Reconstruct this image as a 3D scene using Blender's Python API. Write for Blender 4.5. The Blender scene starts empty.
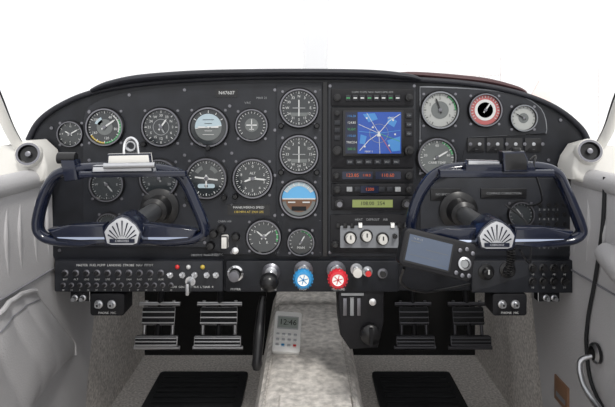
import bpy, bmesh, math, random
from mathutils import Vector, Matrix
random.seed(4)
D=1.1; K=.002; CZ=.191
def S(y): return (D+y)/D
def W(px,py,y=0.0):
    s=S(y); return Vector(((px-307.5)*K*s, y, CZ+(108-py)*K*s))
def X(px): return (px-307.5)*K
def Z(py): return .407-K*py

# ---------------- materials
def mat(name,col,rough=.5,metal=0.,spec=.5,bump=0.,bscale=200.,var=0.,vscale=20.,emit=0.,coat=0.,detail=4.):
    m=bpy.data.materials.new(name); m.use_nodes=True
    nt=m.node_tree; b=nt.nodes['Principled BSDF']
    c=(col[0],col[1],col[2],1)
    b.inputs['Base Color'].default_value=c
    b.inputs['Roughness'].default_value=rough
    b.inputs['Metallic'].default_value=metal
    b.inputs['Specular IOR Level'].default_value=spec
    b.inputs['Coat Weight'].default_value=coat
    tc=nt.nodes.new('ShaderNodeTexCoord')
    if emit>0:
        b.inputs['Emission Color'].default_value=c
        b.inputs['Emission Strength'].default_value=emit
    n=nt.nodes.new('ShaderNodeTexNoise'); n.inputs['Scale'].default_value=vscale; n.inputs['Detail'].default_value=detail
    nt.links.new(tc.outputs['Object'],n.inputs['Vector'])
    r=nt.nodes.new('ShaderNodeValToRGB')
    v=max(var,.02)
    r.color_ramp.elements[0].position=.3; r.color_ramp.elements[1].position=.7
    r.color_ramp.elements[0].color=tuple(max(0,x*(1-v)) for x in col)+(1,)
    r.color_ramp.elements[1].color=tuple(min(1,x*(1+v)) for x in col)+(1,)
    nt.links.new(n.outputs['Fac'],r.inputs['Fac']); nt.links.new(r.outputs['Color'],b.inputs['Base Color'])
    if bump>0:
        n2=nt.nodes.new('ShaderNodeTexNoise'); n2.inputs['Scale'].default_value=bscale; n2.inputs['Detail'].default_value=3
        nt.links.new(tc.outputs['Object'],n2.inputs['Vector'])
        bp=nt.nodes.new('ShaderNodeBump'); bp.inputs['Strength'].default_value=bump; bp.inputs['Distance'].default_value=.002
        nt.links.new(n2.outputs['Fac'],bp.inputs['Height']); nt.links.new(bp.outputs['Normal'],b.inputs['Normal'])
    return m
def clear(name,fac,col=(1,1,1),diff=False):
    m=bpy.data.materials.new(name); m.use_nodes=True; nt=m.node_tree; nt.nodes.clear()
    out=nt.nodes.new('ShaderNodeOutputMaterial'); mx=nt.nodes.new('ShaderNodeMixShader'); tr=nt.nodes.new('ShaderNodeBsdfTransparent')
    g=nt.nodes.new('ShaderNodeBsdfDiffuse' if diff else 'ShaderNodeBsdfGlossy'); g.inputs['Color'].default_value=(*col,1)
    if not diff: g.inputs['Roughness'].default_value=.03
    mx.inputs[0].default_value=fac
    nt.links.new(tr.outputs[0],mx.inputs[1]); nt.links.new(g.outputs[0],mx.inputs[2]); nt.links.new(mx.outputs[0],out.inputs[0]); return m
PANEL=mat('panel_black',(.010,.0112,.015),.42,0,.35,.25,900,.3,30)
PLATE=mat('plate_black',(.014,.0155,.020),.36,0,.4,.25,900,.25,25)
EDGE=mat('plate_edge_grey',(.20,.21,.23),.4)
BLK=mat('black_plastic',(.007,.007,.008),.28,0,.5)
BLKS=mat('black_satin',(.010,.010,.012),.5,0,.25)
PAD=mat('glareshield_vinyl',(.011,.012,.018),.5,0,.4,.5,500,.2,20)
MAROON=mat('dark_maroon_vinyl',(.060,.026,.028),.5,0,.4,.3,400)
FACE=mat('gauge_face',(.022,.026,.029),.10,0,.7)  # base colour lightened to stand in for cover glass reflections
FACEG=mat('gauge_face_grey',(.12,.13,.13),.2)
FACEL=mat('gauge_face_light',(.34,.35,.34),.3)
WHT=mat('white_marking',(.55,.56,.56),.5)
GRYM=mat('grey_marking',(.25,.26,.27),.5)
RED=mat('red_marking',(.6,.03,.03),.4)
PINK=mat('red_face',(.38,.10,.10),.4)
GRN=mat('green_marking',(.05,.28,.10),.4)
YEL=mat('yellow_marking',(.5,.37,.06),.4)
BLUE=mat('sky_blue_face',(.10,.34,.60),.3,emit=.08)
PALE=mat('pale_blue_face',(.36,.45,.50),.3)
BRN=mat('brown_face',(.13,.06,.03),.3)
CHR=mat('chrome',(.75,.76,.78),.16,1.)
STEEL=mat('brushed_steel',(.50,.51,.53),.32,1.,bump=.1,bscale=300)
SCR=mat('screw_steel',(.20,.20,.22),.35,1.)
YOKE=mat('yoke_navy_gloss',(.005,.008,.022),.16,0,.45,coat=.25)
YOKEM=mat('yoke_polished_metal',(.34,.38,.48),.12,1.)
BADGE=mat('badge_silver',(.50,.51,.53),.35,.3)
VINYL=mat('vinyl_grey',(.44,.435,.445),.5,0,.4,.4,350,.06,8)
VINYLD=mat('vinyl_grey_seam',(.20,.20,.22),.6)
CREAM=mat('cream_plastic',(.64,.63,.60),.35,0,.5)
CARP=mat('carpet_grey',(.56,.53,.50),.95,0,.1,1.,700,.35,160,detail=8)
CARPL=mat('carpet_light',(.64,.61,.575),.95,0,.1,1.,600,.30,70,detail=8)
RUB=mat('rubber_black',(.018,.019,.021),.6,0,.3)
BLUEK=mat('blue_knob',(.03,.26,.55),.3,coat=.3)
REDK=mat('red_knob',(.62,.02,.035),.3,coat=.3)
WK=mat('white_plastic',(.90,.90,.88),.35)
SCRB=mat('screen_blue',(.015,.055,.26),.2,emit=.3)
SCRC=mat('screen_cyan',(.04,.16,.38),.3,emit=.3)
SCRD=mat('screen_dark',(.006,.01,.03),.2)
LCD=mat('lcd_grey',(.36,.40,.37),.25)
PGS=mat('portable_screen',(.07,.09,.13),.10,emit=.1)
AMB=mat('amber_display',(.45,.08,.02),.4,emit=.15)
LCDG=mat('green_display',(.20,.24,.08),.4,emit=.1)
TAR=mat('tarmac_pale',(.80,.80,.79),.9,var=.08,vscale=1)
FEN=mat('fence_galvanised',(.78,.76,.76),.6)
FENP=mat('faded_red_paint',(.74,.62,.60),.5)
POST=clear('translucent_post',.30,(.85,.86,.9),True)
GLASS=clear('windshield_acrylic',.03)
WOOD=mat('brown_label',(.22,.12,.07),.5)
FIRE=mat('firewall_dark',(.02,.02,.02),.8,0,.1)

class O:
    def __init__(s,name): s.name=name; s.bm=bmesh.new(); s.mats=[]; s.M=Matrix()
    def mi(s,m):
        if m not in s.mats: s.mats.append(m)
        return s.mats.index(m)
    def v(s,co): return s.bm.verts.new(s.M@Vector(co))
    def f(s,vs,m):
        try:
            fc=s.bm.faces.new(vs); fc.material_index=s.mi(m); return fc
        except ValueError: return None
    def prism(s,poly,y0,y1,m,bev=0,seg=2,mf=None):
        a=[s.v((p[0],y0,p[1])) for p in poly]; b=[s.v((p[0],y1,p[1])) for p in poly]
        n=len(poly)
        s.f(a,mf or m); s.f(b[::-1],m)
        for i in range(n): s.f([a[i],b[i],b[(i+1)%n],a[(i+1)%n]],m)
        if bev>0:
            es=[e for i in range(n) for e in [s.bm.edges.get((a[i],a[(i+1)%n]))] if e]
            bmesh.ops.bevel(s.bm,geom=es,offset=bev,segments=seg,affect='EDGES',profile=.5,clamp_overlap=True)
    def rect(s,x0,x1,z0,z1,y0,y1,m,r=0,bev=0,mf=None):
        if x0>x1:x0,x1=x1,x0
        if z0>z1:z0,z1=z1,z0
        if r<=0: poly=[(x0,z0),(x1,z0),(x1,z1),(x0,z1)]
        else:
            poly=[]
            for cx,cz,a0 in ((x1-r,z0+r,-90),(x1-r,z1-r,0),(x0+r,z1-r,90),(x0+r,z0+r,180)):
                for k in range(5):
                    a=math.radians(a0+22.5*k); poly.append((cx+r*math.cos(a),cz+r*math.sin(a)))
        s.prism(poly,y0,y1,m,bev,mf=mf)
    def prect(s,a,b,c,d,y0,y1,m,r=0,bev=0,mf=None):
        s.rect(X(a),X(b),Z(d),Z(c),y0,y1,m,r*K,bev,mf)
    def pprism(s,pp,y0,y1,m,bev=0,mf=None,seg=2):
        q=[W(a,b,y0) for a,b in pp]; s.prism([(v.x,v.z) for v in q],y0,y1,m,bev,seg,mf=mf)
    def sheet(s,pts,m): s.f([s.v(p) for p in pts],m)
    def lathe(s,c,ax,prof,m,seg=28):
        c=Vector(c); ax=Vector(ax).normalized()
        u=ax.orthogonal().normalized(); w=ax.cross(u)
        rings=[]
        for r,h in prof:
            if r<=1e-7: rings.append([s.v(c+ax*h)])
            else: rings.append([s.v(c+ax*h+(u*math.cos(2*math.pi*k/seg)+w*math.sin(2*math.pi*k/seg))*r) for k in range(seg)])
        for i in range(len(rings)-1):
            A,B=rings[i],rings[i+1]; mm=m[i] if isinstance(m,(list,tuple)) else m
            for k in range(seg):
                k2=(k+1)%seg
                if len(A)==1 and len(B)==1: break
                if len(A)==1: s.f([A[0],B[k],B[k2]],mm)
                elif len(B)==1: s.f([A[k],B[0],A[k2]],mm)
                else: s.f([A[k],B[k],B[k2],A[k2]],mm)
    def cyl(s,p0,p1,r0,m,r1=None,seg=20):
        p0=Vector(p0);p1=Vector(p1);L=(p1-p0).length
        if r1 is None:r1=r0
        s.lathe(p0,p1-p0,[(0,0),(r0,0),(r1,L),(0,L)],m,seg)
    def tube(s,pts,r,m,seg=12,closed=False,n=6,sx=1.,sm=True):
        pts=[Vector(p) for p in pts]
        rr=r if isinstance(r,(list,tuple)) else [r]*len(pts)
        P=[];R=[]
        N=len(pts)
        if sm:
            cnt=N if closed else N-1
            for i in range(cnt):
                g=lambda j:(pts[j%N] if closed else pts[max(0,min(N-1,j))])
                a,b,c,d=g(i-1),g(i),g(i+1),g(i+2)
                for k in range(n):
                    t=k/n
                    P.append(.5*((2*b)+(-a+c)*t+(2*a-5*b+4*c-d)*t*t+(-a+3*b-3*c+d)*t**3))
                    R.append(rr[i]*(1-t)+rr[(i+1)%N]*t)
            if not closed: P.append(pts[-1]);R.append(rr[-1])
        else: P=pts;R=rr
        N=len(P); rings=[]; up=None
        for i in range(N):
            if closed: t=(P[(i+1)%N]-P[i-1]).normalized()
            else: t=(P[min(N-1,i+1)]-P[max(0,i-1)]).normalized()
            if up is None:
                up=Vector((0,1,0)) if abs(t.y)<.9 else Vector((0,0,1))
            up=(up-t*up.dot(t)).normalized(); w=t.cross(up)
            rings.append([s.v(P[i]+(up*math.cos(2*math.pi*k/seg)*sx+w*math.sin(2*math.pi*k/seg))*R[i]) for k in range(seg)])
        for i in range(N if closed else N-1):
            A,B=rings[i],rings[(i+1)%N]
            for k in range(seg): s.f([A[k],B[k],B[(k+1)%seg],A[(k+1)%seg]],m)
        if not closed: s.f(rings[0][::-1],m); s.f(rings[-1],m)
    def arc(s,cx,cz,r0,r1,a0,a1,y,m,n=None):
        n=n or max(2,int(abs(a1-a0)/9))
        def pt(r,a): a=math.radians(a); return (cx+r*math.sin(a),y,cz+r*math.cos(a))
        for i in range(n):
            b0=a0+(a1-a0)*i/n; b1=a0+(a1-a0)*(i+1)/n
            if r0<=0: s.sheet([(cx,y,cz),pt(r1,b0),pt(r1,b1)],m)
            else: s.sheet([pt(r0,b0),pt(r1,b0),pt(r1,b1),pt(r0,b1)],m)
    def bar(s,cx,cz,a,r0,r1,w0,w1,y,m):
        a=math.radians(a); d=Vector((math.sin(a),0,math.cos(a))); t=Vector((d.z,0,-d.x)); c=Vector((cx,y,cz))
        s.sheet([c+d*r0+t*w0/2,c+d*r1+t*w1/2,c+d*r1-t*w1/2,c+d*r0-t*w0/2],m)
    def text(s,txt,x,z,y,h,m,align='CENTER',base=None):
        if not txt: return
        cu=bpy.data.curves.new('t','FONT'); cu.body=txt; cu.size=h/.7; cu.align_x=align; cu.align_y='CENTER'; cu.resolution_u=2
        o=bpy.data.objects.new('t',cu); bpy.context.scene.collection.objects.link(o)
        me=bpy.data.meshes.new_from_object(o)
        vs=[s.v((x+v.co.x,y,z+v.co.y)) for v in me.vertices]
        for p in me.polygons: s.f([vs[i] for i in p.vertices],m)
        bpy.data.objects.remove(o); bpy.data.meshes.remove(me); bpy.data.curves.remove(cu)
    def ptext(s,txt,px,py,y,h,m,align='CENTER'): s.text(txt,X(px),Z(py),y,h*K,m,align)
    def grid(s,fn,nu,nv,m):
        V=[[s.v(fn(i/nu,j/nv)) for j in range(nv+1)] for i in range(nu+1)]
        for i in range(nu):
            for j in range(nv): s.f([V[i][j],V[i+1][j],V[i+1][j+1],V[i][j+1]],m)
    def screw(s,px,py,y,r=1.6,m=None):
        s.lathe((X(px),y,Z(py)),(0,-1,0),[(r*K,0),(r*K,.0012),(0,.0016)],m or SCR,10)
    def done(s,parent=None):
        bmesh.ops.recalc_face_normals(s.bm,faces=s.bm.faces)
        for fc in s.bm.faces: fc.smooth=True
        for e in s.bm.edges:
            if len(e.link_faces)==2 and e.calc_face_angle(0)>math.radians(38): e.smooth=False
        me=bpy.data.meshes.new(s.name); s.bm.to_mesh(me); s.bm.free()
        for m in s.mats: me.materials.append(m)
        o=bpy.data.objects.new(s.name,me); bpy.context.scene.collection.objects.link(o)
        if parent: o.parent=parent
        return o

def crv(pts,n=5):
    out=[];N=len(pts)
    for i in range(N-1):
        g=lambda j:Vector(pts[max(0,min(N-1,j))])
        a,b,c,d=g(i-1),g(i),g(i+1),g(i+2)
        for k in range(n):
            t=k/n; q=.5*((2*b)+(-a+c)*t+(2*a-5*b+4*c-d)*t*t+(-a+3*b-3*c+d)*t**3); out.append((q.x,q.y))
    out.append(tuple(pts[-1])); return out

# ---------------- instrument panel
topc=[(29,140),(40,121),(62,105),(95,92),(150,83),(230,78),(307,77),(400,79),(470,84),(520,94),(555,108),(580,128),(589,146)]
tc=crv(topc,5)
p=O('instrument_panel')
outline=tc+[(583,158),(574,172),(573,291),(57,291),(56,258),(49,250),(46,165),(36,152)]
p.prism([(X(a),Z(b)) for a,b in outline],0,.03,PANEL,.003)
pl_=crv([(84,150),(86,112),(110,97),(160,88),(240,84),(322,83)],4)+[(322,254),(226,254),(208,246),(84,246)]
p.prism([(X(a),Z(b)) for a,b in pl_],-.004,0,PLATE,.001)
p.prect(276,322,84,256,-.0055,-.004,PLATE,3,.001)
p.prect(323,327,82,256,-.003,0,BLK)
p.prect(328,416,82,256,-.003,0,PLATE,2,.001)
rp=crv([(419,86),(470,88),(515,94),(541,108),(547,130)],4)+[(546,134),(466,137),(461,160),(452,172),(419,174)]
p.prism([(X(a),Z(b)) for a,b in rp],-.003,0,EDGE,.001)
c0=(480,125)
p.prism([(X(a+(c0[0]-a)*.018),Z(b+(c0[1]-b)*.035)) for a,b in rp],-.0045,-.003,PLATE,.001)
p.prect(57,224,259,290,-.012,0,PLATE,2,.002)
p.prect(226,398,260,291,-.006,0,PANEL,2,.002)
p.prect(470,572,259,291,-.012,0,PLATE,2,.002)
p.prect(420,575,178,256,-.002,0,PLATE,2,.001)
for a,b in [(90,112),(90,160),(90,240),(130,95),(185,90),(230,106),(275,90),(275,130),(275,175),(232,153),(232,205),(185,155),(185,205),(275,215),(320,90),(320,130),(320,176),(320,220),(320,252),(278,252),(205,242),(232,252),
            (424,90),(461,92),(502,96),(540,112),(543,131),(462,130),(424,132),(424,170),(456,168),(502,130),(560,120),(570,150),(566,170),(548,160),(424,182),(570,182),(570,252),(45,140),(52,128),(50,152),(60,250),
            (60,262),(221,262),(60,287),(221,287),(474,262),(568,262),(474,287),(568,287),(229,264),(395,264),(395,287),(330,86),(414,86),(330,252),(414,252)]:
    p.screw(a,b,-.004 if 84<a<322 else -.002)
p.prect(216,238,89,97,-.0055,-.004,BLK,0,0); p.ptext('N47607',227,93,-.0058,3.4,WHT)
p.ptext('VAC',248,103,-.0045,2.2,GRYM); p.ptext('MAX 21',262,98,-.0045,2.2,GRYM)
p.prect(228,270,204,215,-.0055,-.004,BLK,0,0); p.ptext('MANEUVERING SPEED',249,207,-.0058,2.2,WHT); p.ptext('138 MPH AT 2900 LBS',249,211.5,-.0058,2.2,YEL)
p.ptext('OBSERVE WARNINGS',205,254.5,-.0045,2,GRYM)
for k in range(4): p.prect(467+19*k,484+19*k,138,152,-.003,0,BLK,1,.0006); p.ptext('--',476+19*k,149,-.0034,2,GRYM)
for k in range(9):
    p.screw(470+k*9,144,-.003,1.8,STEEL if k%2 else SCR)
y=-.012
p.ptext('MASTER  FUEL PUMP  LANDING  STROBE  NAV  PITOT',117,263.5,y-.0006,2.2,WHT)
for k,nm in enumerate(['BAT','ALT','LDG','NAV','STB','PIT','FAN','RAD','INT','AUX']):
    a=68+k*10.5
    p.lathe((X(a),y,Z(271)),(0,-1,0),[(3.4*K,0),(3.4*K,.002),(2.2*K,.003),(2.2*K,.008),(0,.008)],[SCR,SCR,BLK,BLK],12)
    p.ptext(nm,a,277.5,y-.0006,1.8,WHT)
for k in range(14):
    a=66+k*8.2
    p.lathe((X(a),y,Z(283)),(0,-1,0),[(2.6*K,0),(2.6*K,.0015),(1.7*K,.002),(1.7*K,.006),(0,.006)],[SCR,SCR,BLK,BLK],10)
    p.ptext(str(random.choice([5,10,15,20,35])),a,288,y-.0006,1.6,WHT)
for a,m in ((179,RED),(190,WHT),(204,YEL)): p.lathe((X(a),y,Z(265)),(0,-1,0),[(2.3*K,0),(2.3*K,.003),(1.5*K,.005),(0,.006)],[SCR,m,m],12)
for a in (172,184,196,208,217):
    p.lathe((X(a),y,Z(273)),(0,-1,0),[(3.2*K,0),(3.2*K,.003),(0,.003)],STEEL,6)
    p.cyl((X(a),y-.003,Z(273)),(X(a),y-.018,Z(270)),.002,CHR,.003,8)
p.ptext('GEAR  GEN  LOW BUS  L TANK  R',193,285,y-.0006,2,WHT)
p.lathe((X(203),-.004,Z(231)),(0,-1,0),[(5*K,0),(5*K,.004),(3*K,.005),(0,.005)],[SCR,BLK,BLK],14)
for a,b,m in ((214,233,BLK),(225,240,BLK),(236,236,BLK),(236,249,CHR),(222,228,BLK),(211,245,BLK)):
    p.lathe((X(a),-.004,Z(b)),(0,-1,0),[(4.6*K,0),(4.2*K,.006),(3.4*K,.01),(0,.011)],m,14)
p.prect(222,229,234,247,-.02,-.004,CREAM,1.5,.002)
p.ptext('CABIN AIR',225,221,-.0045,2.,GRYM); p.ptext('ALT STATIC',216,254,-.0045,2,GRYM)
for r in range(2):
    for k in range(4):
        a=530+k*10.5; b=266+r*13
        p.lathe((X(a),y,Z(b)),(0,-1,0),[(4.2*K,0),(4.2*K,.002),(3*K,.003),(3*K,.009),(0,.009)],[SCR,BLK,BLK,BLK],12)
        p.ptext('10',a,b+6.6,y-.0006,2.,WHT)
for a,b in ((484,270),(505,268)):
    p.lathe((X(a),y,Z(b)),(0,-1,0),[(8*K,0),(8*K,.003),(5*K,.005),(5*K,.016),(4*K,.018),(0,.018)],[SCR,BLK,BLK,BLK,BLK],18)
    p.rect(X(a)-.0014,X(a)+.0014,Z(b),Z(b)+.009,y-.0185,y-.018,WHT)
for r in range(5):
    for k in range(5): p.screw(532+k*8,205+r*9.5,-.002,2.2,BLK)
    p.ptext('5   10   5   15   5',548,209.5+r*9.5,-.0026,2.,GRYM)
p.prect(480,526,188,198,-.005,-.002,BLK,1,.001); p.ptext('COMPASS CORRECTION',503,193,-.0055,2.2,GRYM)
p.prect(430,460,188,200,-.005,-.002,BLK,1,.001)
p.ptext('NO SMOKING',445,194,-.0055,2.2,GRYM)
for t_,a_ in (('THROTTLE',269),('PROP',303),('MIXTURE',338),('PRIMER',236)): p.ptext(t_,a_,288.3,-.0065,2.2,WHT)
p.done()

# ---------------- glareshield
g=O('glareshield')
g.tube([(X(a),-.004,Z(b)) for a,b in topc],.0055,PAD,12)
pad=[(94,91),(110,85),(140,79),(190,75),(240,73.5),(307,73),(370,74),(405,77),(419,80)]
g.tube([(X(a),-.012,Z(b)) for a,b in pad],[.004,.007,.008,.008,.008,.008,.008,.007,.004],PAD,14,sx=2.)
def deck(u,v):
    i=u*(len(tc)-1); k=min(int(i),len(tc)-2); t=i-k
    a=tc[k][0]*(1-t)+tc[k+1][0]*t; b=tc[k][1]*(1-t)+tc[k+1][1]*t
    return (X(a)*(1-.12*v),v*.3,Z(b)-.03*v)
g.grid(deck,40,4,PAD)
g.tube([(X(a),.02,Z(b)) for a,b in [(378,76),(410,74),(450,77),(490,81.5),(520,88.5),(530,93)]],[.003,.006,.008,.008,.006,.003],MAROON,12,sx=2)
g.done()

# ---------------- gauges
def gauge(name,px,py,r,face=FACE,ticks=(36,0,360),nums=None,needles=((40,.7,WHT),),arcs=(),lab=None,special=None,yb=-.004,screws=True,tm=WHT):
    o=O(name); cx,cz=X(px),Z(py); R=r*K
    yf=yb-.003
    o.lathe((cx,yb,cz),(0,-1,0),[(R*1.13,0),(R*1.13,.005),(R*1.06,.008),(R*.98,.008),(R*.94,.003)],[BLKS,BLK,EDGE if face is FACEL else SCR,BLK],36)
    o.arc(cx,cz,0,R*.95,0,360,yf,face,36)
    for a0,a1,r0,r1,m in arcs: o.arc(cx,cz,R*r0,R*r1,a0,a1,yf-.0004,m)
    if ticks:
        n,a0,a1=ticks
        for k in range(n+(0 if abs(a1-a0)>=360 else 1)):
            a=a0+(a1-a0)*k/n; big=(k%3==0) if n>=24 else True
            o.bar(cx,cz,a,R*(.78 if big else .84),R*.91,R*.038 if big else R*.02,R*.038 if big else R*.02,yf-.0008,tm)
    if nums:
        for k,t in enumerate(nums[0]):
            a=math.radians(nums[1]+(nums[2]-nums[1])*k/nums[3])
            o.text(t,cx+math.sin(a)*R*.64,cz+math.cos(a)*R*.64,yf-.0008,R*.14,tm)
    if lab:
        for t,dz,h in lab: o.text(t,cx,cz+dz*R,yf-.0009,R*h,tm)
    if special=='att':
        o.arc(cx,cz,0,R*.72,-96,84,yf-.001,PALE); o.arc(cx,cz,0,R*.72,84,264,yf-.001,FACEG)
        o.bar(cx,cz,84,-R*.7,R*.7,R*.04,R*.04,yf-.0014,WHT)
        for dz,w in ((.2,.2),(.4,.3),(-.2,.2),(-.4,.3)): o.rect(cx-R*w,cx+R*w,cz+dz*R-R*.012,cz+dz*R+R*.012,yf-.0016,yf-.0013,BLK if dz>0 else WHT)
        o.rect(cx-R*.55,cx-R*.15,cz-R*.04,cz+R*.04,yf-.0026,yf-.002,WHT); o.rect(cx+R*.15,cx+R*.55,cz-R*.04,cz+R*.04,yf-.0026,yf-.002,WHT)
        o.lathe((cx,yf-.002,cz),(0,-1,0),[(R*.06,0),(0,.001)],WHT,10)
        for a in (-60,-30,0,30,60): o.bar(cx,cz,a,R*.76,R*.9,R*.04,R*.04,yf-.001,WHT)
    if special=='att2':
        o.arc(cx,cz,0,R*.93,-90,90,yf-.001,BLUE); o.arc(cx,cz,0,R*.93,90,270,yf-.001,BRN)
        o.arc(cx,cz,R*.7,R*.93,-60,60,yf-.0013,PALE); o.arc(cx,cz,R*.74,R*.93,100,260,yf-.0013,FACEG)
        o.bar(cx,cz,90,-R*.9,R*.9,R*.07,R*.07,yf-.0015,WHT)
        for k in range(-3,4): o.bar(cx,cz,k*20,R*.72,R*.92,R*.05,R*.05,yf-.0017,WHT)
        o.rect(cx-R*.6,cx-R*.2,cz-R*.22,cz-R*.15,yf-.0026,yf-.002,WHT); o.rect(cx+R*.2,cx+R*.6,cz-R*.22,cz-R*.15,yf-.0026,yf-.002,WHT)
        o.rect(cx-R*.4,cx+R*.4,cz-R*.65,cz-R*.42,yf-.002,yf-.001,BLKS)
    if special=='plane':
        o.bar(cx,cz,0,-R*.35,R*.4,R*.08,R*.05,yf-.0014,WHT); o.bar(cx,cz,90,-R*.35,R*.35,R*.08,R*.08,yf-.0014,WHT); o.bar(cx,cz-R*.28,90,-R*.15,R*.15,R*.06,R*.06,yf-.0014,WHT)
    if special=='turn':
        o.rect(cx-R*.45,cx+R*.45,cz-R*.5,cz-R*.28,yf-.0014,yf-.001,PALE,R*.1)
        o.lathe((cx,yf-.0015,cz-R*.39),(0,-1,0),[(R*.09,0),(0,.001)],BLK,12)
        o.bar(cx,cz,97,-R*.6,R*.6,R*.08,R*.08,yf-.0016,WHT); o.lathe((cx,yf-.001,cz),(0,-1,0),[(R*.13,0),(R*.13,.001),(0,.001)],WHT,14)
    if special=='ils':
        o.rect(cx-R*.03,cx+R*.03,cz-R*.45,cz+R*.45,yf-.0016,yf-.0012,WHT); o.rect(cx-R*.35,cx+R*.35,cz-R*.025,cz+R*.025,yf-.0018,yf-.0015,GRYM)
        o.rect(cx-R*.45,cx+R*.45,cz-R*.45,cz-R*.25,yf-.0014,yf-.001,FACEG)
    for a,l,m in needles:
        o.bar(cx,cz,a,-R*.2,R*l*.8,R*.09,R*.09,yf-.0022,m); o.bar(cx,cz,a,R*l*.8,R*l,R*.09,0,yf-.0022,m)
    if needles: o.lathe((cx,yf-.002,cz),(0,-1,0),[(R*.11,0),(R*.1,.0015),(0,.002)],SCR,12)
    if screws:
        for a in (45,135,225,315):
            q=math.radians(a); rr=R*1.28
            o.lathe((cx+math.sin(q)*rr,yb,cz+math.cos(q)*rr),(0,-1,0),[(.0028,0),(.0028,.0012),(0,.0016)],SCR,8)
    return o
def knobs(o,px,py,r,lst,yb=-.004):
    for dx,dz in lst:
        o.lathe((X(px+dx*r),yb,Z(py-dz*r)),(0,-1,0),[(2.8*K,0),(2.8*K,.01),(2*K,.012),(0,.012)],BLK,12)
N10=[str(i) for i in range(10)]
o=gauge('clock',71,134,12,FACE,(12,0,360),(['12','3','6','9'],0,270,3),((300,.5,WHT),(60,.75,WHT)),yb=0); o.done()
o=gauge('airspeed_indicator',106,127,17.5,FACE,(36,0,360),(['40','80','120','160','200'],30,310,4),((55,.75,WHT),),arcs=((0,360,0,.45,FACEG),(60,180,.85,.93,GRN),(180,240,.85,.93,YEL),(35,110,.78,.84,WHT),(-70,-20,.3,.6,PALE))); o.done()
o=gauge('radio_magnetic_indicator',162,127,18,FACE,(24,0,360),(['30','33','N','3','6','E','12','15','S','21','24','W'],0,330,11),((35,.55,WHT),(150,.4,GRYM)),arcs=((0,360,.42,.45,GRYM),)); knobs(o,162,127,18,((-.95,-.95),)); o.done()
o=gauge('attitude_indicator',209,127,18.5,FACE,None,None,(),special='att'); knobs(o,209,127,18,((0,-1.15),)); o.done()
o=gauge('directional_gyro',252,125,15,FACE,(18,-130,130),None,(),special='plane',arcs=((0,360,0,.45,FACEG),)); o.done()
o=gauge('course_deviation_indicator',299,108,18,FACE,(36,0,360),(['N','3','6','E','12','15','S','21','24','W','30','33'],0,330,11),(),special='ils',yb=-.0055); knobs(o,299,108,18,((-.98,-.98),(.98,-.98)),-.0055); o.done()
o=gauge('course_deviation_indicator.001',299,154,18,FACE,(36,0,360),(['6','E','12','15','S','21','24','W','30','33','N','3'],0,330,11),(),special='ils',yb=-.0055); knobs(o,299,154,18,((-.98,-.98),(.98,-.98)),-.0055); o.done()
o=gauge('turn_coordinator',299,198,18,BLKS,None,None,(),special='att2',yb=-.0055); o.done()
o=gauge('heading_indicator',207,178,19,FACE,(36,0,360),None,((180,.5,WHT),),special='turn',arcs=((20,60,.5,.7,FACEG),(-60,-20,.5,.7,FACEG))); knobs(o,207,178,19,((-.95,-.98),(.95,-.98))); o.done()
o=gauge('altimeter',253,178,18.5,FACE,(50,0,360),(N10,0,324,9),((250,.5,WHT),(95,.75,WHT)),lab=(('ALT',.28,.13),)); knobs(o,253,178,18,((-.95,-.98),)); o.done()
o=gauge('fuel_gauge',264,236,16,FACE,(12,-120,120),(['E','','F'],-60,60,2),((-50,.6,WHT),(50,.6,WHT)),lab=(('FUEL',.1,.14),('L     R',-.35,.16)),arcs=((60,110,.8,.9,GRN),)); o.done()
o=gauge('manifold_pressure_gauge',301,241,12.5,FACE,(12,-120,120),None,((30,.6,WHT),),lab=(('MAN',-.45,.2),),arcs=((0,70,.8,.92,GRN),),yb=-.0055); o.done()
o=gauge('tachometer',160,178,18,FACE,(30,-130,130),(['0','5','10','15','20','25','30'],-120,120,6),((-30,.7,GRYM),),tm=GRYM); o.done()
o=gauge('automatic_direction_finder',108,184,16,FACE,(36,0,360),(['N','E','S','W'],0,270,3),((140,.6,GRYM),),tm=GRYM); o.done()
o=gauge('outside_air_gauge',110,224,11,FACE,(20,-130,130),None,((60,.7,GRYM),),tm=GRYM); o.done()
o=gauge('fuel_flow_gauge',439,110,17.5,FACEL,(30,-150,150),(['1','2','3','4','5'],-120,120,4),((-20,.75,BLK),),yb=-.0045,tm=BLK,arcs=((0,360,0,.5,FACEG),(30,90,.85,.93,GRN))); o.done()
o=gauge('exhaust_temperature_gauge',484,110,15.5,PINK,(20,-130,130),None,((35,.6,WHT),),yb=-.0045,arcs=((0,360,0,.68,WHT),(0,360,0,.5,FACEG),),tm=WHT); o.done()
o=gauge('oil_pressure_gauge',522,118,12.5,FACEL,(12,-120,120),None,((-60,.75,BLK),),yb=-.0045,tm=BLK,arcs=((0,360,0,.4,FACEG),)); o.done()
o=gauge('carburettor_temperature_gauge',436,157,18,FACEG,(24,-120,120),(['20','40','60'],-80,80,2),((60,.7,WHT),),yb=-.0045,lab=(('CARB TEMP',-.3,.13),),arcs=((20,80,.82,.92,GRN),)); o.done()
o=gauge('cylinder_temperature_gauge',520,214,12,FACE,(12,-120,120),None,((-40,.7,GRYM),),yb=-.002,tm=GRYM); o.done()

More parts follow.
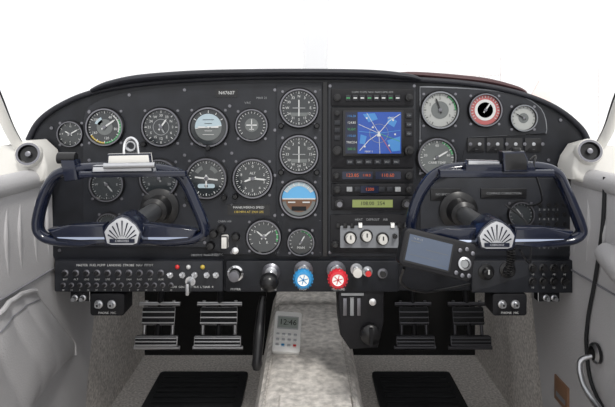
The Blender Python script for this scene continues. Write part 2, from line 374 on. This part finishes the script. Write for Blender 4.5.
# ---------------- radio stack
def kn(o,a,b,r,y,L=.014,m=BLK,m2=None):
    o.lathe((X(a),y,Z(b)),(0,-1,0),[(r*K,0),(r*K,L*.5),(r*.6*K,L*.55),(r*.6*K,L),(0,L)],[m,m,m2 or m,m2 or m],16)
def pl(o,pts,y,m,w=.6):
    for i in range(len(pts)-1):
        x0,z0=X(pts[i][0]),Z(pts[i][1]);x1,z1=X(pts[i+1][0]),Z(pts[i+1][1])
        d=Vector((x1-x0,0,z1-z0)); t=Vector((-d.z,0,d.x)).normalized()*w*K/2
        A=Vector((x0,y,z0));B=Vector((x1,y,z1)); o.sheet([A-t,B-t,B+t,A+t],m)
a=O('audio_panel'); a.prect(331,413,89,106,-.009,-.003,BLKS,1,.001)
kn(a,337,97.5,3.6,-.009); kn(a,408,97.5,3.6,-.009)
for k in range(8):
    a.prect(345+k*7,350.5+k*7,95,101,-.0115,-.009,PLATE,.6,.0005); a.prect(346+k*7,349.5+k*7,97.5,98.7,-.0119,-.0115,WHT if k%3 else GRN)
a.ptext('COM1 COM2 NAV1 NAV2 DME ADF',372,92.3,-.0095,1.8,GRYM); a.done()
a=O('gps_navigator'); a.prect(331,413,108,167,-.010,-.003,BLKS,1.5,.001)
a.prect(342,403,110,156,-.013,-.010,BLK,1.5,.001)
a.prect(345,400,112,153,-.0134,-.013,SCRB)
a.prect(345,357,112,153,-.0136,-.0134,SCRD)
for k,(t,m) in enumerate((('118.30',SCRC),('124.85',WHT),('VLOC',GRN),('110.60',SCRC),('TRK254',WHT),('DIS12',GRN))): a.ptext(t,351,116+k*6.5,-.0139,2.2,m)
for poly in ([(362,114),(374,113),(377,119),(368,122)],[(386,140),(399,136),(399,150),(391,151)],[(360,134),(366,136),(364,144),(359,143)],[(388,116),(396,121),(393,127),(386,123)]):
    a.sheet([(X(u),-.0136,Z(v)) for u,v in poly],SCRC)
for ln,m,w_ in (([(359,150),(368,140),(378,133),(388,121),(399,114)],WHT,.6),([(378,133),(379,153)],WHT,.4),([(378,133),(358,124)],WHT,.4),([(378,133),(399,141)],GRN,.5),([(366,113),(378,133)],WHT,.4),([(358,131),(378,133),(399,130)],SCRC,.6),([(390,152),(384,142),(378,133)],PINK,.6)): pl(a,ln,-.0139,m,w_)
a.arc(X(378),Z(133),9*K,9.3*K,0,360,-.0141,GRYM)
for u,v in ((366,118),(392,120),(388,145),(364,146),(372,127),(394,134)): a.prect(u-.8,u+.8,v-.8,v+.8,-.0142,-.0139,WHT)
a.sheet([(X(378),-.0143,Z(130)),(X(380),-.0143,Z(136)),(X(376),-.0143,Z(136))],WHT)
a.ptext('KMCI',390,118,-.0144,2.,WHT);a.ptext('NAV 1',368,151,-.0144,2.,WHT)
kn(a,337,150,4.6,-.010,.016); kn(a,408,150,4.6,-.010,.016); kn(a,337,113,2.6,-.010,.01)
for k in range(3): a.prect(334,340,120+k*7.5,125+k*7.5,-.012,-.010,PLATE,.6,.0005); a.prect(405,411,113+k*9,118+k*9,-.012,-.010,PLATE,.6,.0005); a.ptext('CDI',408,115.5+k*9,-.0123,1.5,GRYM)
for k in range(6): a.prect(346+k*9.2,353+k*9.2,159,164,-.012,-.010,PLATE,.8,.0005); a.ptext(['CDI','OBS','MSG','FPL','VNV','PRC'][k],349.5+k*9.2,161.5,-.0123,1.7,GRYM)
a.done()
a=O('communication_radio'); a.prect(331,413,168.5,181.5,-.009,-.003,BLKS,1,.001); a.prect(342,372,171,178.5,-.0094,-.009,SCRD); a.prect(375,400,171,178.5,-.0094,-.009,SCRD)
a.ptext('123.85',352,174.8,-.0097,3.4,AMB);a.ptext('118.0',366,174.8,-.0097,2.6,AMB);a.ptext('110.60',387,174.8,-.0097,3.4,AMB); kn(a,336,175,3,-.009);kn(a,408,175,3.6,-.009); a.done()
a=O('transponder'); a.prect(331,413,183,194,-.009,-.003,BLKS,1,.001); kn(a,337,188.5,3.6,-.009); kn(a,408,188.5,3,-.009)
for k in range(7): a.prect(346+k*8,352+k*8,186,191,-.0115,-.009,GRYM if k%3==0 else PLATE,.6,.0005)
a.prect(360,378,185,192,-.0118,-.009,SCRD); a.ptext('1200',369,188.5,-.0122,3,AMB)
a.done()
a=O('distance_measuring_radio'); a.prect(331,413,195.5,209.5,-.009,-.003,BLKS,1,.001); a.prect(352,392,199,206.5,-.0096,-.009,LCDG); a.ptext('108.00  254',372,202.7,-.0099,3.6,BLK); kn(a,339,202.5,4.5,-.009,m2=SCR); kn(a,405,202.5,4.5,-.009,m2=SCR); a.done()
a=O('climate_control_panel'); a.prect(330,414,214,252,-.006,-.003,BLKS,1.5,.001)
a.prect(340,398,225,247,-.0066,-.006,EDGE,1)
for k,(u,v) in enumerate(((350,237),(366,235),(382,238))):
    a.lathe((X(u),-.0066,Z(v)),(0,-1,0),[(6.6*K,0),(6.4*K,.002),(5*K,.003),(4.2*K,.014),(0,.015)],[BLK,BLK,CREAM,CREAM],18)
    a.prect(u-.6,u+.6,v-4.,v,-.0222,-.0215,BLK)
a.ptext('HEAT    DEFROST    AIR',371,219,-.0066,2.2,GRYM)
for u in (338,345,352,360,392,399,405): a.prect(u-2,u+2,222,227,-.010,-.006,WK if u in (360,392) else BLK,.5,.0005)
kn(a,405,243,4,-.006); kn(a,335,243,3.5,-.006); kn(a,394,235,2.4,-.0066)
a.done()

# ---------------- push-pull controls
def knob(name,px,py,r,m,top,L=.07):
    o=O(name); x,z=X(px),Z(py)
    o.lathe((x,-.006,z),(0,-1,0),[(r*.95*K,0),(r*.95*K,.004),(r*.6*K,.006),(r*.6*K,.014),(.004,.016),(.004,L)],[SCR,SCR,STEEL,STEEL,CHR],20)
    R=r*K*.9
    o.lathe((x,-.006-L,z),(0,-1,0),[(0,0),(R*.6,0),(R*.95,.004),(R,.008),(R,.016),(R*.85,.020),(R*.6,.021),(R*.55,.020),(0,.020)],[m]*6+[top,top],28)
    for k in range(18):
        q=2*math.pi*k/18
        o.cyl((x+R*math.cos(q),-.006-L-.008,z+R*math.sin(q)),(x+R*math.cos(q),-.006-L-.016,z+R*math.sin(q)),R*.09,m,seg=6)
    for k in range(3):
        o.bar(x,z,k*60+15,-R*.5,R*.5,R*.08,R*.08,-.006-L-.0206,m)
    return o.done()
knob('propeller_control_knob',303.5,269,10,BLUEK,WK,.045)
knob('mixture_control_knob',336,269,10,REDK,WK,.045)
o=O('throttle_knob'); x,z=X(271.5),Z(271)
o.lathe((x,-.006,z),(0,-1,0),[(9*K,0),(9*K,.004),(6*K,.008),(.005,.01),(.005,.06)],[SCR,SCR,STEEL,CHR],20)
o.lathe((x,-.055,z),(0,-1,0),[(0,0),(.009,0),(.015,.006),(.018,.014),(.016,.024),(.009,.030),(0,.032)],BLK,24); o.done()
o=O('primer_knob'); o.lathe((X(236),-.006,Z(272)),(0,-1,0),[(8*K,0),(8*K,.005),(6*K,.007),(6*K,.003),(3*K,.003),(3*K,.015),(5.2*K,.017),(5.2*K,.026),(0,.027)],[CHR,CHR,BLK,BLK,CHR,CHR,BLK,SCR],24); o.done()
o=O('carburettor_heat_knob'); o.lathe((X(356),-.006,Z(268)),(0,-1,0),[(6*K,0),(6*K,.004),(3*K,.005),(3*K,.02),(4.5*K,.022),(4.5*K,.03),(0,.031)],[STEEL,STEEL,STEEL,CREAM,CREAM,CREAM],18)
o.lathe((X(367),-.006,Z(270)),(0,-1,0),[(5*K,0),(5*K,.004),(3*K,.005),(3*K,.02),(0,.02)],[STEEL,STEEL,STEEL,RED],18)
o.lathe((X(382),-.006,Z(272)),(0,-1,0),[(5*K,0),(5*K,.004),(3*K,.005),(3*K,.01),(0,.01)],[SCR,SCR,BLK,BLK],18); o.done()
o=O('ignition_key'); o.lathe((X(192),-.012,Z(279)),(0,-1,0),[(5*K,0),(5*K,.004),(0,.004)],CHR,16); o.rect(X(190.5),X(193.5),Z(288),Z(277),-.045,-.016,STEEL,.001,.0005); o.done()
for nm,u in (('headset_jack_box',109),('headset_jack_box.001',508)):
    o=O(nm); o.prect(u-17,u+17,292,314,-.01,.04,BLKS,3,.002)
    for dx in (-8,5): o.lathe((X(u+dx),-.01,Z(302)),(0,-1,0),[(4.2*K,0),(4.2*K,.004),(2.5*K,.005),(2.5*K,.012),(1.2*K,.012),(0,.008)],[STEEL,STEEL,STEEL,STEEL,BLK],16)
    o.ptext('PHONE  MIC',u,311,-.0105,2.2,WHT); o.done()
o=O('toggle_switch_row')
for u in (76,84,553,545): o.lathe((X(u),0,Z(297)),(0,-1,0),[(3.2*K,0),(3.2*K,.006),(2*K,.007),(2*K,.016),(0,.016)],STEEL,14)
o.prect(70,90,291,302,0,.02,BLKS,1,.001); o.prect(538,560,291,302,0,.02,BLKS,1,.001)
o.done()

# ---------------- yokes
def yoke(name,loop,hub,plates,yy=-.23):
    o=O(name)
    h=W(hub[0],hub[1],yy)
    pts=[W(a,b,yy) for i,(a,b) in enumerate(loop)]
    rr=[ (.0080 if b>232 else .0088) for a,b in loop]
    o.tube(pts,rr,YOKE,16,closed=True,n=6,sx=1.5)
    for P,m in plates:
        cx=sum(q[0] for q in P)/len(P); cy=sum(q[1] for q in P)/len(P)
        o.pprism(P,yy-.012,yy+.010,YOKE,.005,seg=3)
        P2=[(cx+(a-cx)*.90,cy-1.5+(b-cy)*.55) for a,b in P]
        A=[W(a,b,yy-.0165+.012*(1-(b-cy+6)/12)) for a,b in P2]
        va=[o.v(q) for q in A]; vb=[o.v((q.x,yy-.002,q.z)) for q in A]
        o.f(va,m)
        for i in range(len(va)): o.f([va[i],vb[i],vb[(i+1)%len(va)],va[(i+1)%len(va)]],m)
    hx=hub[0]; hy=hub[1]
    sh=[(hx-20,hy-1),(hx-15,hy-9),(hx-6,hy-16),(hx,hy-18),(hx+6,hy-16),(hx+15,hy-9),(hx+20,hy-1),(hx+17,hy+12),(hx+12,hy+14),(hx-12,hy+14),(hx-17,hy+12)]
    o.pprism(sh,yy-.03,yy+.02,YOKE,.003)
    sh2=[(hx+(a-hx)*.90,hy+(b-hy)*.88-.2) for a,b in sh]
    o.pprism(sh2,yy-.032,yy-.03,BADGE,.0007)
    c=W(hx,hy+10,yy-.0325)
    for k in range(-4,5):
        o.bar(c.x,c.z,k*15,.010,.034-abs(k)*.0022,.0008,.0022,yy-.0326,YOKE)
    q=W(hx,hy+8,yy-.033); o.rect(q.x-.019,q.x+.019,q.z-.003,q.z+.003,yy-.0335,yy-.0325,YOKE)
    q=W(hx,hy+8,yy-.0336); o.text('CHEROKEE',q.x,q.z,yy-.0338,.003,BADGE)
    o.cyl((h.x,yy+.01,h.z),(h.x,-.012,h.z),.0165,STEEL,seg=28)
    o.lathe((h.x,yy+.02,h.z),(0,1,0),[(.012,0),(.022,0),(.022,.03),(.0165,.035)],[BLK,BLK,BLK],24)
    o.lathe((h.x,-.006,h.z),(0,-1,0),[(.038,0),(.038,.004),(.032,.007),(.026,.009),(.025,.045),(.017,.049)],[BLKS,BLK,BLK,BLK,BLK],32)
    return o
loopL=[(104,239),(80,242),(54,240),(41,234),(38,222),(43,200),(51,182),(63,172),(90,168),(125,168),(158,169),(178,174),(188,187),(196,205),(203,222),(204,233),(192,239),(165,241),(140,239)]
o=yoke('control_yoke',loopL,(122,233),[([(46,230),(70,226),(104,224),(108,245),(80,246),(56,243)],YOKEM),([(198,230),(170,227),(142,224),(138,245),(165,246),(190,242)],YOKEM)])
q=W(66,158,-.235); o.cyl((q.x-.012,-.235,q.z),(q.x+.016,-.235,q.z),.009,BLK,seg=18)
o.pprism([(60,160),(74,160),(78,180),(64,182)],-.245,-.222,YOKE,.003)
o.done()
o=O('chart_clip')
o.pprism([(78,172),(185,171),(186,177),(78,178)],-.262,-.247,YOKE,.003)
o.pprism([(92,166),(152,165),(153,172),(91,173)],-.268,-.250,BADGE,.002)
o.pprism([(107,154),(150,153),(152,166),(106,167)],-.264,-.256,CREAM,.003)
q=W(131,146,-.26); o.lathe(q,(0,-1,0),[(.006,0),(.008,0),(.008,.003),(.006,.003),(.005,-.001)],STEEL,18)
o.tube([W(124,158,-.26),W(125,143,-.262),W(131,138,-.262),W(137,143,-.262),W(139,158,-.26)],.0022,CHR,8)
o.cyl(W(104,166,-.272),W(155,165,-.272),.0045,STEEL,seg=12)
o.done()
loopR=[(480,241),(455,244),(428,242),(414,234),(411,222),(417,200),(427,183),(438,173),(455,168),(497,166),(538,167),(556,173),(564,187),(572,205),(579,222),(581,233),(570,240),(545,242),(515,241)]
o=yoke('control_yoke.001',loopR,(497,237),[([(420,233),(445,229),(480,228),(482,248),(456,248),(430,245)],YOKEM),([(575,232),(545,228),(515,227),(512,248),(540,247),(566,244)],YOKEM)])
pts=[]
for k in range(90):
    t=k/89; q=W(510-4*t+3*math.sin(t*3),244+32*t,-.2+.05*t); a=k*.95
    pts.append(q+Vector((.006*math.cos(a),.006*math.sin(a),0)))
o.tube(pts,.0016,BLK,6,sm=False)
o.tube([W(520,250,-.2),W(530,262,-.1),W(528,225,-.05),W(505,205,-.02)],.0018,BLK,6)
o.done()
o=O('yoke_clamp')
o.pprism([(440,170),(555,170),(556,177),(440,178)],-.262,-.247,YOKE,.003)
o.pprism([(466,164),(534,163),(536,171),(466,172)],-.262,-.247,YOKE,.002)
o.pprism([(503,152),(525,151),(529,160),(529,172),(504,172)],-.268,-.247,BLK,.003)
o.pprism([(468,160),(500,161),(500,165),(468,165)],-.262,-.248,STEEL,.001)
o.cyl(W(516,148,-.255),W(516,153,-.255),.007,BLK,seg=14)
o.tube([W(530,160,-.255),W(536,156,-.255),W(534,168,-.26),W(542,200,-.24),W(528,206,-.2)],.0016,BLK,6)
o.done()

# portable gps
o=O('portable_gps_receiver')
c=W(436,254,-.285); o.M=Matrix.Translation(c)@Matrix.Rotation(math.radians(14),4,'Y')@Matrix.Rotation(math.radians(-12),4,'X')@Matrix.Scale(.95,4)
w,hh=.058,.029
o.rect(-w,w,-hh,hh,-.012,.012,BLKS,.010,.003)
o.rect(-.052,.022,-.023,.023,-.0128,-.012,BLK,.003)
o.rect(-.049,.019,-.020,.020,-.0134,-.0128,PGS)
for k,(a,b,c2,d) in enumerate(((-.045,.002,-.010,-.0095),(-.02,.015,.002,.0026),(-.045,-.03,.010,.011),(.0,.014,-.016,-.0155))): o.rect(a,b,c2,d,-.0137,-.0134,FACEG)
o.text('N 38 12',-.035,.015,-.0138,.003,GRYM)
o.lathe((.042,-.012,-.004),(0,-1,0),[(.010,0),(.010,.003),(.007,.004),(.006,.002),(0,.002)],[SCR,STEEL,BLK,GRYM],20)
for a,b in ((.032,.014),(.042,.018),(.052,.014),(.032,-.02),(.042,-.022),(.052,-.02)): o.lathe((a,-.012,b),(0,-1,0),[(.0032,0),(.0032,.002),(0,.003)],SCR,10)
o.rect(-.02,.02,-.006,.02,.012,.024,BLKS,.003)
o.M=Matrix(); o.tube([W(404,268,-.27),W(402,284,-.2),W(425,292,-.08),W(470,284,-.03)],.0022,BLK,8)
o.done()

# ---------------- cabin shell
XL=-.521; XR=.536; ZF=-.6; ZS=.05; Y1=.66; Y0=-1.5
f=O('floor'); f.prism([(XL-.05,ZF-.03),(XR+.05,ZF-.03),(XR+.05,ZF),(XL-.05,ZF)],Y0,Y1+.04,CARP); f.done()
fw=O('wall_front'); fw.prism([(XL-.05,ZF),(XR+.05,ZF),(XR+.05,.16),(XL-.05,.16)],Y1,Y1+.03,FIRE); fw.done()
SW=Matrix(((0,1,0,0),(1,0,0,0),(0,0,1,0),(0,0,0,1)))
for side,xw,sg in (('left',XL,-1),('right',XR,1)):
    w=O('wall_'+side); w.M=SW
    w.prism([(Y0,ZF),(Y1,ZF),(Y1,.10),(.02,ZS+.01),(Y0,ZS+.01)],xw,xw+sg*.04,CARP)
    w.done()
    v=O('wall_trim_'+side); v.M=SW
    poly=[(Y0,ZF+.01),(.15,ZF+.01),(.17,-.45),(.25,-.19),(.24,-.165),(0,-.16),(0,ZS),(Y0,ZS)] if sg<0 else [(Y0,ZF+.01),(.10,ZF+.01),(.13,-.45),(.20,-.22),(.2,-.165),(0,-.16),(0,ZS),(Y0,ZS)]
    v.prism(poly,xw-sg*.012,xw,VINYL,.006)
    v.M=Matrix()
    v.tube([(xw,Y0,ZS+.008),(xw,-.6,ZS+.008),(xw,-.02,ZS+.006)],.020,VINYL,14,sm=False)
    v.tube([(xw-sg*.013,Y0,-.125),(xw-sg*.013,-.3,-.125),(xw-sg*.013,.0,-.13)],.0022,VINYLD,6,sm=False)
    for k in range(9):
        yk=-.02-.05*k+.01*math.sin(k*3)
        v.tube([(xw-sg*.010,yk,.03),(xw-sg*.0125,yk-.008,-.03),(xw-sg*.010,yk+.006,-.11)],[.001,.0045,.001],VINYL,8)
    v.done()
o=O('map_pocket')
def pk(u,v):
    y=-.5+u*(.425+.18*min(1,v*1.15)); z=-.15-.02*math.sin(u*math.pi*2)-.20*v-.03*(1-u)*v
    b=.010+.026*math.sin(math.pi*u**1.6)*(.5+.5*math.sin(math.pi*v*.9))
    fold=abs(math.sin(u*26+v*2.2+.6*math.sin(v*6)))**.6
    b+=(.006*fold*(1-v*.6)+.002*math.sin(v*7+u*13))*math.sin(math.pi*u)
    if u in(0,1) or v==1: b=.011
    return (XL+b+.002,y,z)
o.grid(pk,90,30,VINYL)
o.tube([Vector(pk(k/45,0))+Vector((.002,0,0)) for k in range(46)],.0045,VINYL,8)
o.tube([Vector(pk(k/45,.12))+Vector((.001,0,0)) for k in range(1,45)],.0012,VINYLD,6)
o.tube([Vector(pk(.999,k/20))+Vector((.001,0,0)) for k in range(0,21)],.0022,VINYL,6)
o.done()
o=O('door_seal')
o.tube([(XR-.014,-.135,.07),(XR-.016,-.13,-.02),(XR-.016,-.105,-.12),(XR-.016,-.08,-.2),(XR-.016,-.075,-.26),(XR-.016,-.10,-.32),(XR-.016,-.2,-.35),(XR-.016,-.5,-.36)],.0035,RUB,8)
o.done()
o=O('door_handle')
o.tube([(XR-.02,-.11,-.255),(XR-.040,-.10,-.27),(XR-.045,-.12,-.30),(XR-.04,-.16,-.32),(XR-.04,-.22,-.33)],[.004,.005,.005,.006,.006],STEEL,12)
o.lathe((XR-.014,-.11,-.25),(-1,0,0),[(.018,0),(.018,.006),(.012,.01),(0,.011)],[BLK,STEEL,BLK],20); o.done()
o=O('door_armrest')
o.tube([(XR-.02,-.15,-.06),(XR-.03,-.3,-.08),(XR-.035,-.6,-.09),(XR-.035,-1.0,-.09)],[.02,.03,.034,.034],VINYL,14); o.done()
o=O('placard'); o.M=SW; o.prism([(-.0,-.42),(.06,-.42),(.06,-.37),(.0,-.37)],XR-.016,XR-.012,WOOD,.001); o.prism([(.01,-.41),(.05,-.41),(.05,-.40),(.01,-.40)],XR-.0165,XR-.016,EDGE); o.done()
def vent(name,poly,c,sgn):
    o=O(name); yv=-.07
    o.pprism(poly,yv,-.006,CREAM,.008,seg=3)
    q=W(c[0],c[1],yv-.012)
    ax=Vector((-sgn*.25,-1,.25)).normalized()
    o.lathe(q-ax*.012,ax,[(.024,-.01),(.024,.008),(.021,.014),(.017,.014),(.015,.004),(0,.003)],[CREAM,CREAM,SCR,BLK,BLK],28)
    o.lathe(q,ax,[(.005,-.006),(.005,.002),(0,.003)],SCR,12)
    o.done()
vent('air_vent',[(-25,150),(2,150),(12,142),(30,141),(42,152),(46,166),(46,181),(20,190),(-25,198)],(28,154),-1)
vent('air_vent.001',[(640,155),(612,150),(598,142),(584,146),(576,158),(573,168),(574,180),(600,188),(640,196)],(590,151),1)
o=O('window_frame_left'); o.tube([W(22,152,-.06),W(8,128,-.09),W(-6,95,-.12),W(-30,40,-.17),W(-60,-30,-.22)],.009,CREAM,10); o.tube([W(24,150,-.055),W(12,128,-.08),W(-1,95,-.11),W(-24,40,-.16),W(-52,-30,-.2)],.005,RUB,8); o.done()
o=O('window_frame_right'); o.tube([W(598,150,-.06),W(610,128,-.09),W(622,95,-.12),W(646,40,-.17),W(676,-30,-.22)],.009,CREAM,10); o.tube([W(596,148,-.055),W(606,128,-.08),W(617,95,-.11),W(640,40,-.16),W(668,-30,-.2)],.005,RUB,8); o.done()
o=O('windshield_post')
a0,a1=W(303,76,.28),W(328,76,.28)
o.sheet([(a0.x,.296,.245),(a1.x,.296,.245),(a1.x*1.0,.02,.75),(a0.x,.02,.75)],POST)
o.done()
o=O('windshield')
def ws(u,v):
    a=(u-.5)*2
    return (a*(.50+.05*(1-v)),(.315-.2*abs(a)**3)*(1-v)+(.03-.1*abs(a)**3)*v,(.245-.10*abs(a)**3)*(1-v)+.75*v)
o.grid(ws,24,6,GLASS); o.done()

# ---------------- footwell
t=O('center_tunnel')
prof=[(-.112,ZF),(-.108,-.42),(-.095,-.388),(-.07,-.376),(.075,-.376),(.10,-.388),(.114,-.42),(.118,ZF)]
t.prism(prof,-1.2,.64,CARPL,.004)
t.rect(-.055,.085,-.3775,-.372,-.6,-.02,CARPL,.004)
t.tube([(-.085,-.9,-.377),(-.085,-.1,-.377),(-.08,.5,-.377)],.003,CARP,6,sm=False); t.tube([(.09,-.9,-.379),(.09,-.1,-.379),(.085,.5,-.379)],.003,CARP,6,sm=False)
t.done()
for nm,x0,x1 in (('floor_mat',-.435,-.175),('floor_mat.001',.19,.42)):
    o=O(nm); M=Matrix(((1,0,0,0),(0,0,1,0),(0,1,0,0),(0,0,0,1))); o.M=M
    o.rect(x0,x1,-.3,.53,ZF+.012,ZF+.001,RUB,.012,.003)
    for k in range(19): o.rect(x0+.02,x1-.02,.0+k*.027,.010+k*.027,ZF+.016,ZF+.011,RUB,.002)
    o.done()
o=O('under_panel_structure')
o.prism([(-.40,-.19),(.44,-.19),(.44,-.03),(-.40,-.03)],.13,.25,FIRE)
for zz,yy2,r in ((-.24,.46,.010),(-.31,.50,.009)): o.tube([(-.42,yy2,zz),(-.12,yy2,zz),(.2,yy2,zz),(.45,yy2,zz)],r,BLKS,10,sm=False)
for x0,x1 in ((-.16,-.115),(.125,.26)): o.prism([(x0,-.36),(x1,-.36),(x1,-.17),(x0,-.17)],.42,.46,FIRE)
for k in range(5): o.tube([(-.3+.15*k,.14,-.185),(-.28+.15*k,.17,-.22),(-.2+.15*k,.2,-.21),(-.18+.15*k,.24,-.18)],.004,BLK,8)
o.done()
def pedal(name,px0,px1,y=.28,cm=STEEL):
    o=O(name)
    A=W(px0,303,y);B=W(px1,346,y); x0,x1=A.x,B.x; zt,zb=A.z,B.z; H=zt-zb
    mx=(x0+x1)/2
    c=Vector((0,y,zb)); o.M=Matrix.Translation(c)@Matrix.Rotation(math.radians(-14),4,'X')
    for xx in (x0+.012,x1-.012): o.cyl((xx,.006,0),(xx,.006,H),.0045,cm,seg=10)
    o.cyl((x0-.004,.004,H*.92),(x1+.004,.004,H*.92),.0055,cm,seg=12)
    o.rect(x0+.006,x1-.006,H*.46,H*.86,-.004,.002,RUB,.004,.001)
    for k in range(3): o.rect(x0+.006,x1-.006,H*(.50+.12*k),H*(.525+.12*k),-.007,-.004,cm,.001)
    o.rect(x0-.006,x1+.006,0,H*.24,-.014,.002,RUB,.004,.002)
    for k in range(3): o.rect(x0-.004,x1+.004,H*(.03+.075*k),H*(.055+.075*k),-.017,-.014,cm,.001)
    o.cyl((x0-.01,.0,-.004),(x1+.01,.0,-.004),.005,cm,seg=12)
    o.cyl((mx,.0,H*.2),(mx,.01,H*1.25),.008,BLKS,seg=10)
    o.done()
DM=mat('shaded_steel',(.10,.10,.11),.4,.8)  # co-pilot pedal steel, footwell shade put into its colour
MM=mat('worn_steel',(.50,.50,.51),.4,.9)
pedal('rudder_pedal',138,176,cm=MM); pedal('rudder_pedal.001',197,239,cm=MM)
pedal('rudder_pedal.002',398,432,.36,DM); pedal('rudder_pedal.003',452,488,.36,DM)
o=O('parking_brake_handle'); o.tube([W(263,296,.03),W(261,312,.02),W(259,335,.0),W(257,362,-.02)],[.006,.009,.011,.009],BLK,12); o.lathe(W(257,364,-.02),(0,-.1,-1),[(.009,-.01),(.011,0),(.008,.01),(0,.013)],BLK,14); o.done()
o=O('fuel_selector_pedestal'); o.pprism([(338,290),(384,290),(384,322),(378,348),(350,350),(340,335)],.0,.12,BLKS,.004)
for k,u in enumerate((345,352,359)): o.pprism([(u-2,298),(u+2,298),(u+2,316),(u-2,316)],-.004,0,(SCR,GRYM,SCR)[k],.0005)
o.pprism([(341,293),(364,293),(364,296),(341,296)],-.003,0,GRYM,.0005)
q=W(370,333,-.002); o.lathe(q,(0,-1,0),[(.02,0),(.02,.01),(.014,.016),(0,.018)],BLK,22); o.rect(q.x-.003,q.x+.003,q.z-.018,q.z+.018,-.026,-.018,BLKS,.001)
q=W(372,300,-.002); o.lathe(q,(0,-1,0),[(.007,0),(.007,.012),(0,.013)],CHR,14)
o.done()
o=O('digital_timer'); q=W(285,344,.12); o.M=Matrix.Translation((q.x,.16,-.371))@Matrix.Rotation(math.radians(4),4,'Y')@Matrix.Rotation(math.radians(-42),4,'X')
o.rect(-.032,.032,0,.094,-.008,.008,WK,.006,.003)
o.rect(-.025,.025,.052,.082,-.0088,-.008,BADGE,.002); o.rect(-.023,.023,.055,.079,-.0094,-.0088,LCD)
o.text('12:46',0,.067,-.0098,.013,BLK)
for r in range(3):
    for k in range(4): o.rect(-.026+.0135*k,-.017+.0135*k,.012+r*.012,.0185+r*.012,-.0105,-.008,(BADGE,BLUEK,BADGE,RED)[k] if r==0 else BADGE,.002,.0008)
o.rect(-.02,.02,.0,.03,.008,.02,WK,.002)
o.done()

# ---------------- outside
o=O('ground'); o.sheet([(-60,-40,-1.5),(60,-40,-1.5),(60,120,-1.5),(-60,120,-1.5)],TAR); o.done()
o=O('chain_link_fence'); yy=8.
for a,b in (((402,64),(500,57)),((500,57),(680,78)),((402,78),(500,74)),((510,88),(680,102))):
    o.cyl(W(*a,yy),W(*b,yy),.018,FEN,seg=8)
for u in (402,502,600,680):
    top=W(u,57+abs(u-500)*.1,yy); o.cyl((top.x,yy,-1.5),top,.03,FEN,seg=8)
A=W(402,64,yy);Bx=W(680,78,yy).x
nx=70
for k in range(nx):
    x0=A.x+(Bx-A.x)*k/nx
    for d in (-1,1): o.cyl((x0,yy+.01,.75),(x0+d*2.2,yy+.01,-1.4),.004,FEN,seg=4)
o.done()
o=O('parked_airplane'); q=W(470,82,7)
o.lathe((q.x-1.1,7,.22),(1,0,.0),[(0,0),(.16,.1),(.28,.5),(.32,1.),(.25,1.7),(.12,2.2),(0,2.3)],FENP,24)
o.prism([(q.x-.6,.4),(q.x-.3,.62),(q.x+.3,.62),(q.x+.6,.45)],6.9,7.1,FEN,.05)
o.prism([(q.x+.8,.2),(q.x+1.2,.2),(q.x+1.15,.6),(q.x+1.02,.6)],6.98,7.02,FENP,.01)
o.cyl((q.x-.4,7,-1.5),(q.x-.4,7,.2),.05,FEN); o.cyl((q.x+.6,7,-1.5),(q.x+.6,7,.2),.05,FEN)
o.lathe((q.x-.4,6.9,-1.35),(0,1,0),[(0,0),(.15,0),(.15,.2),(0,.2)],RUB,16);o.lathe((q.x+.6,6.9,-1.35),(0,1,0),[(0,0),(.15,0),(.15,.2),(0,.2)],RUB,16)
o.done()

# ---------------- light, camera
sc=bpy.context.scene
w=bpy.data.worlds.new('overcast_sky'); sc.world=w; w.use_nodes=True
bg=w.node_tree.nodes['Background']; bg.inputs[0].default_value=(.99,.99,1,1); bg.inputs[1].default_value=1.2
L=bpy.data.lights.new('sun','SUN'); L.energy=2.2; L.angle=math.radians(8); L.color=(1,.97,.92)
lo=bpy.data.objects.new('sun',L); sc.collection.objects.link(lo); lo.rotation_euler=(math.radians(38),math.radians(14),0)
cam=bpy.data.cameras.new('camera'); co=bpy.data.objects.new('camera',cam); sc.collection.objects.link(co)
co.location=(0,-D,CZ); co.rotation_euler=(math.pi/2,0,0)
cam.sensor_width=36; cam.sensor_fit='HORIZONTAL'; cam.lens=36*D/1.23; cam.shift_y=-(CZ)/1.23; cam.clip_start=.02; cam.clip_end=500
sc.camera=co
sc.view_settings.view_transform='Standard'
sc.view_settings.look='None'
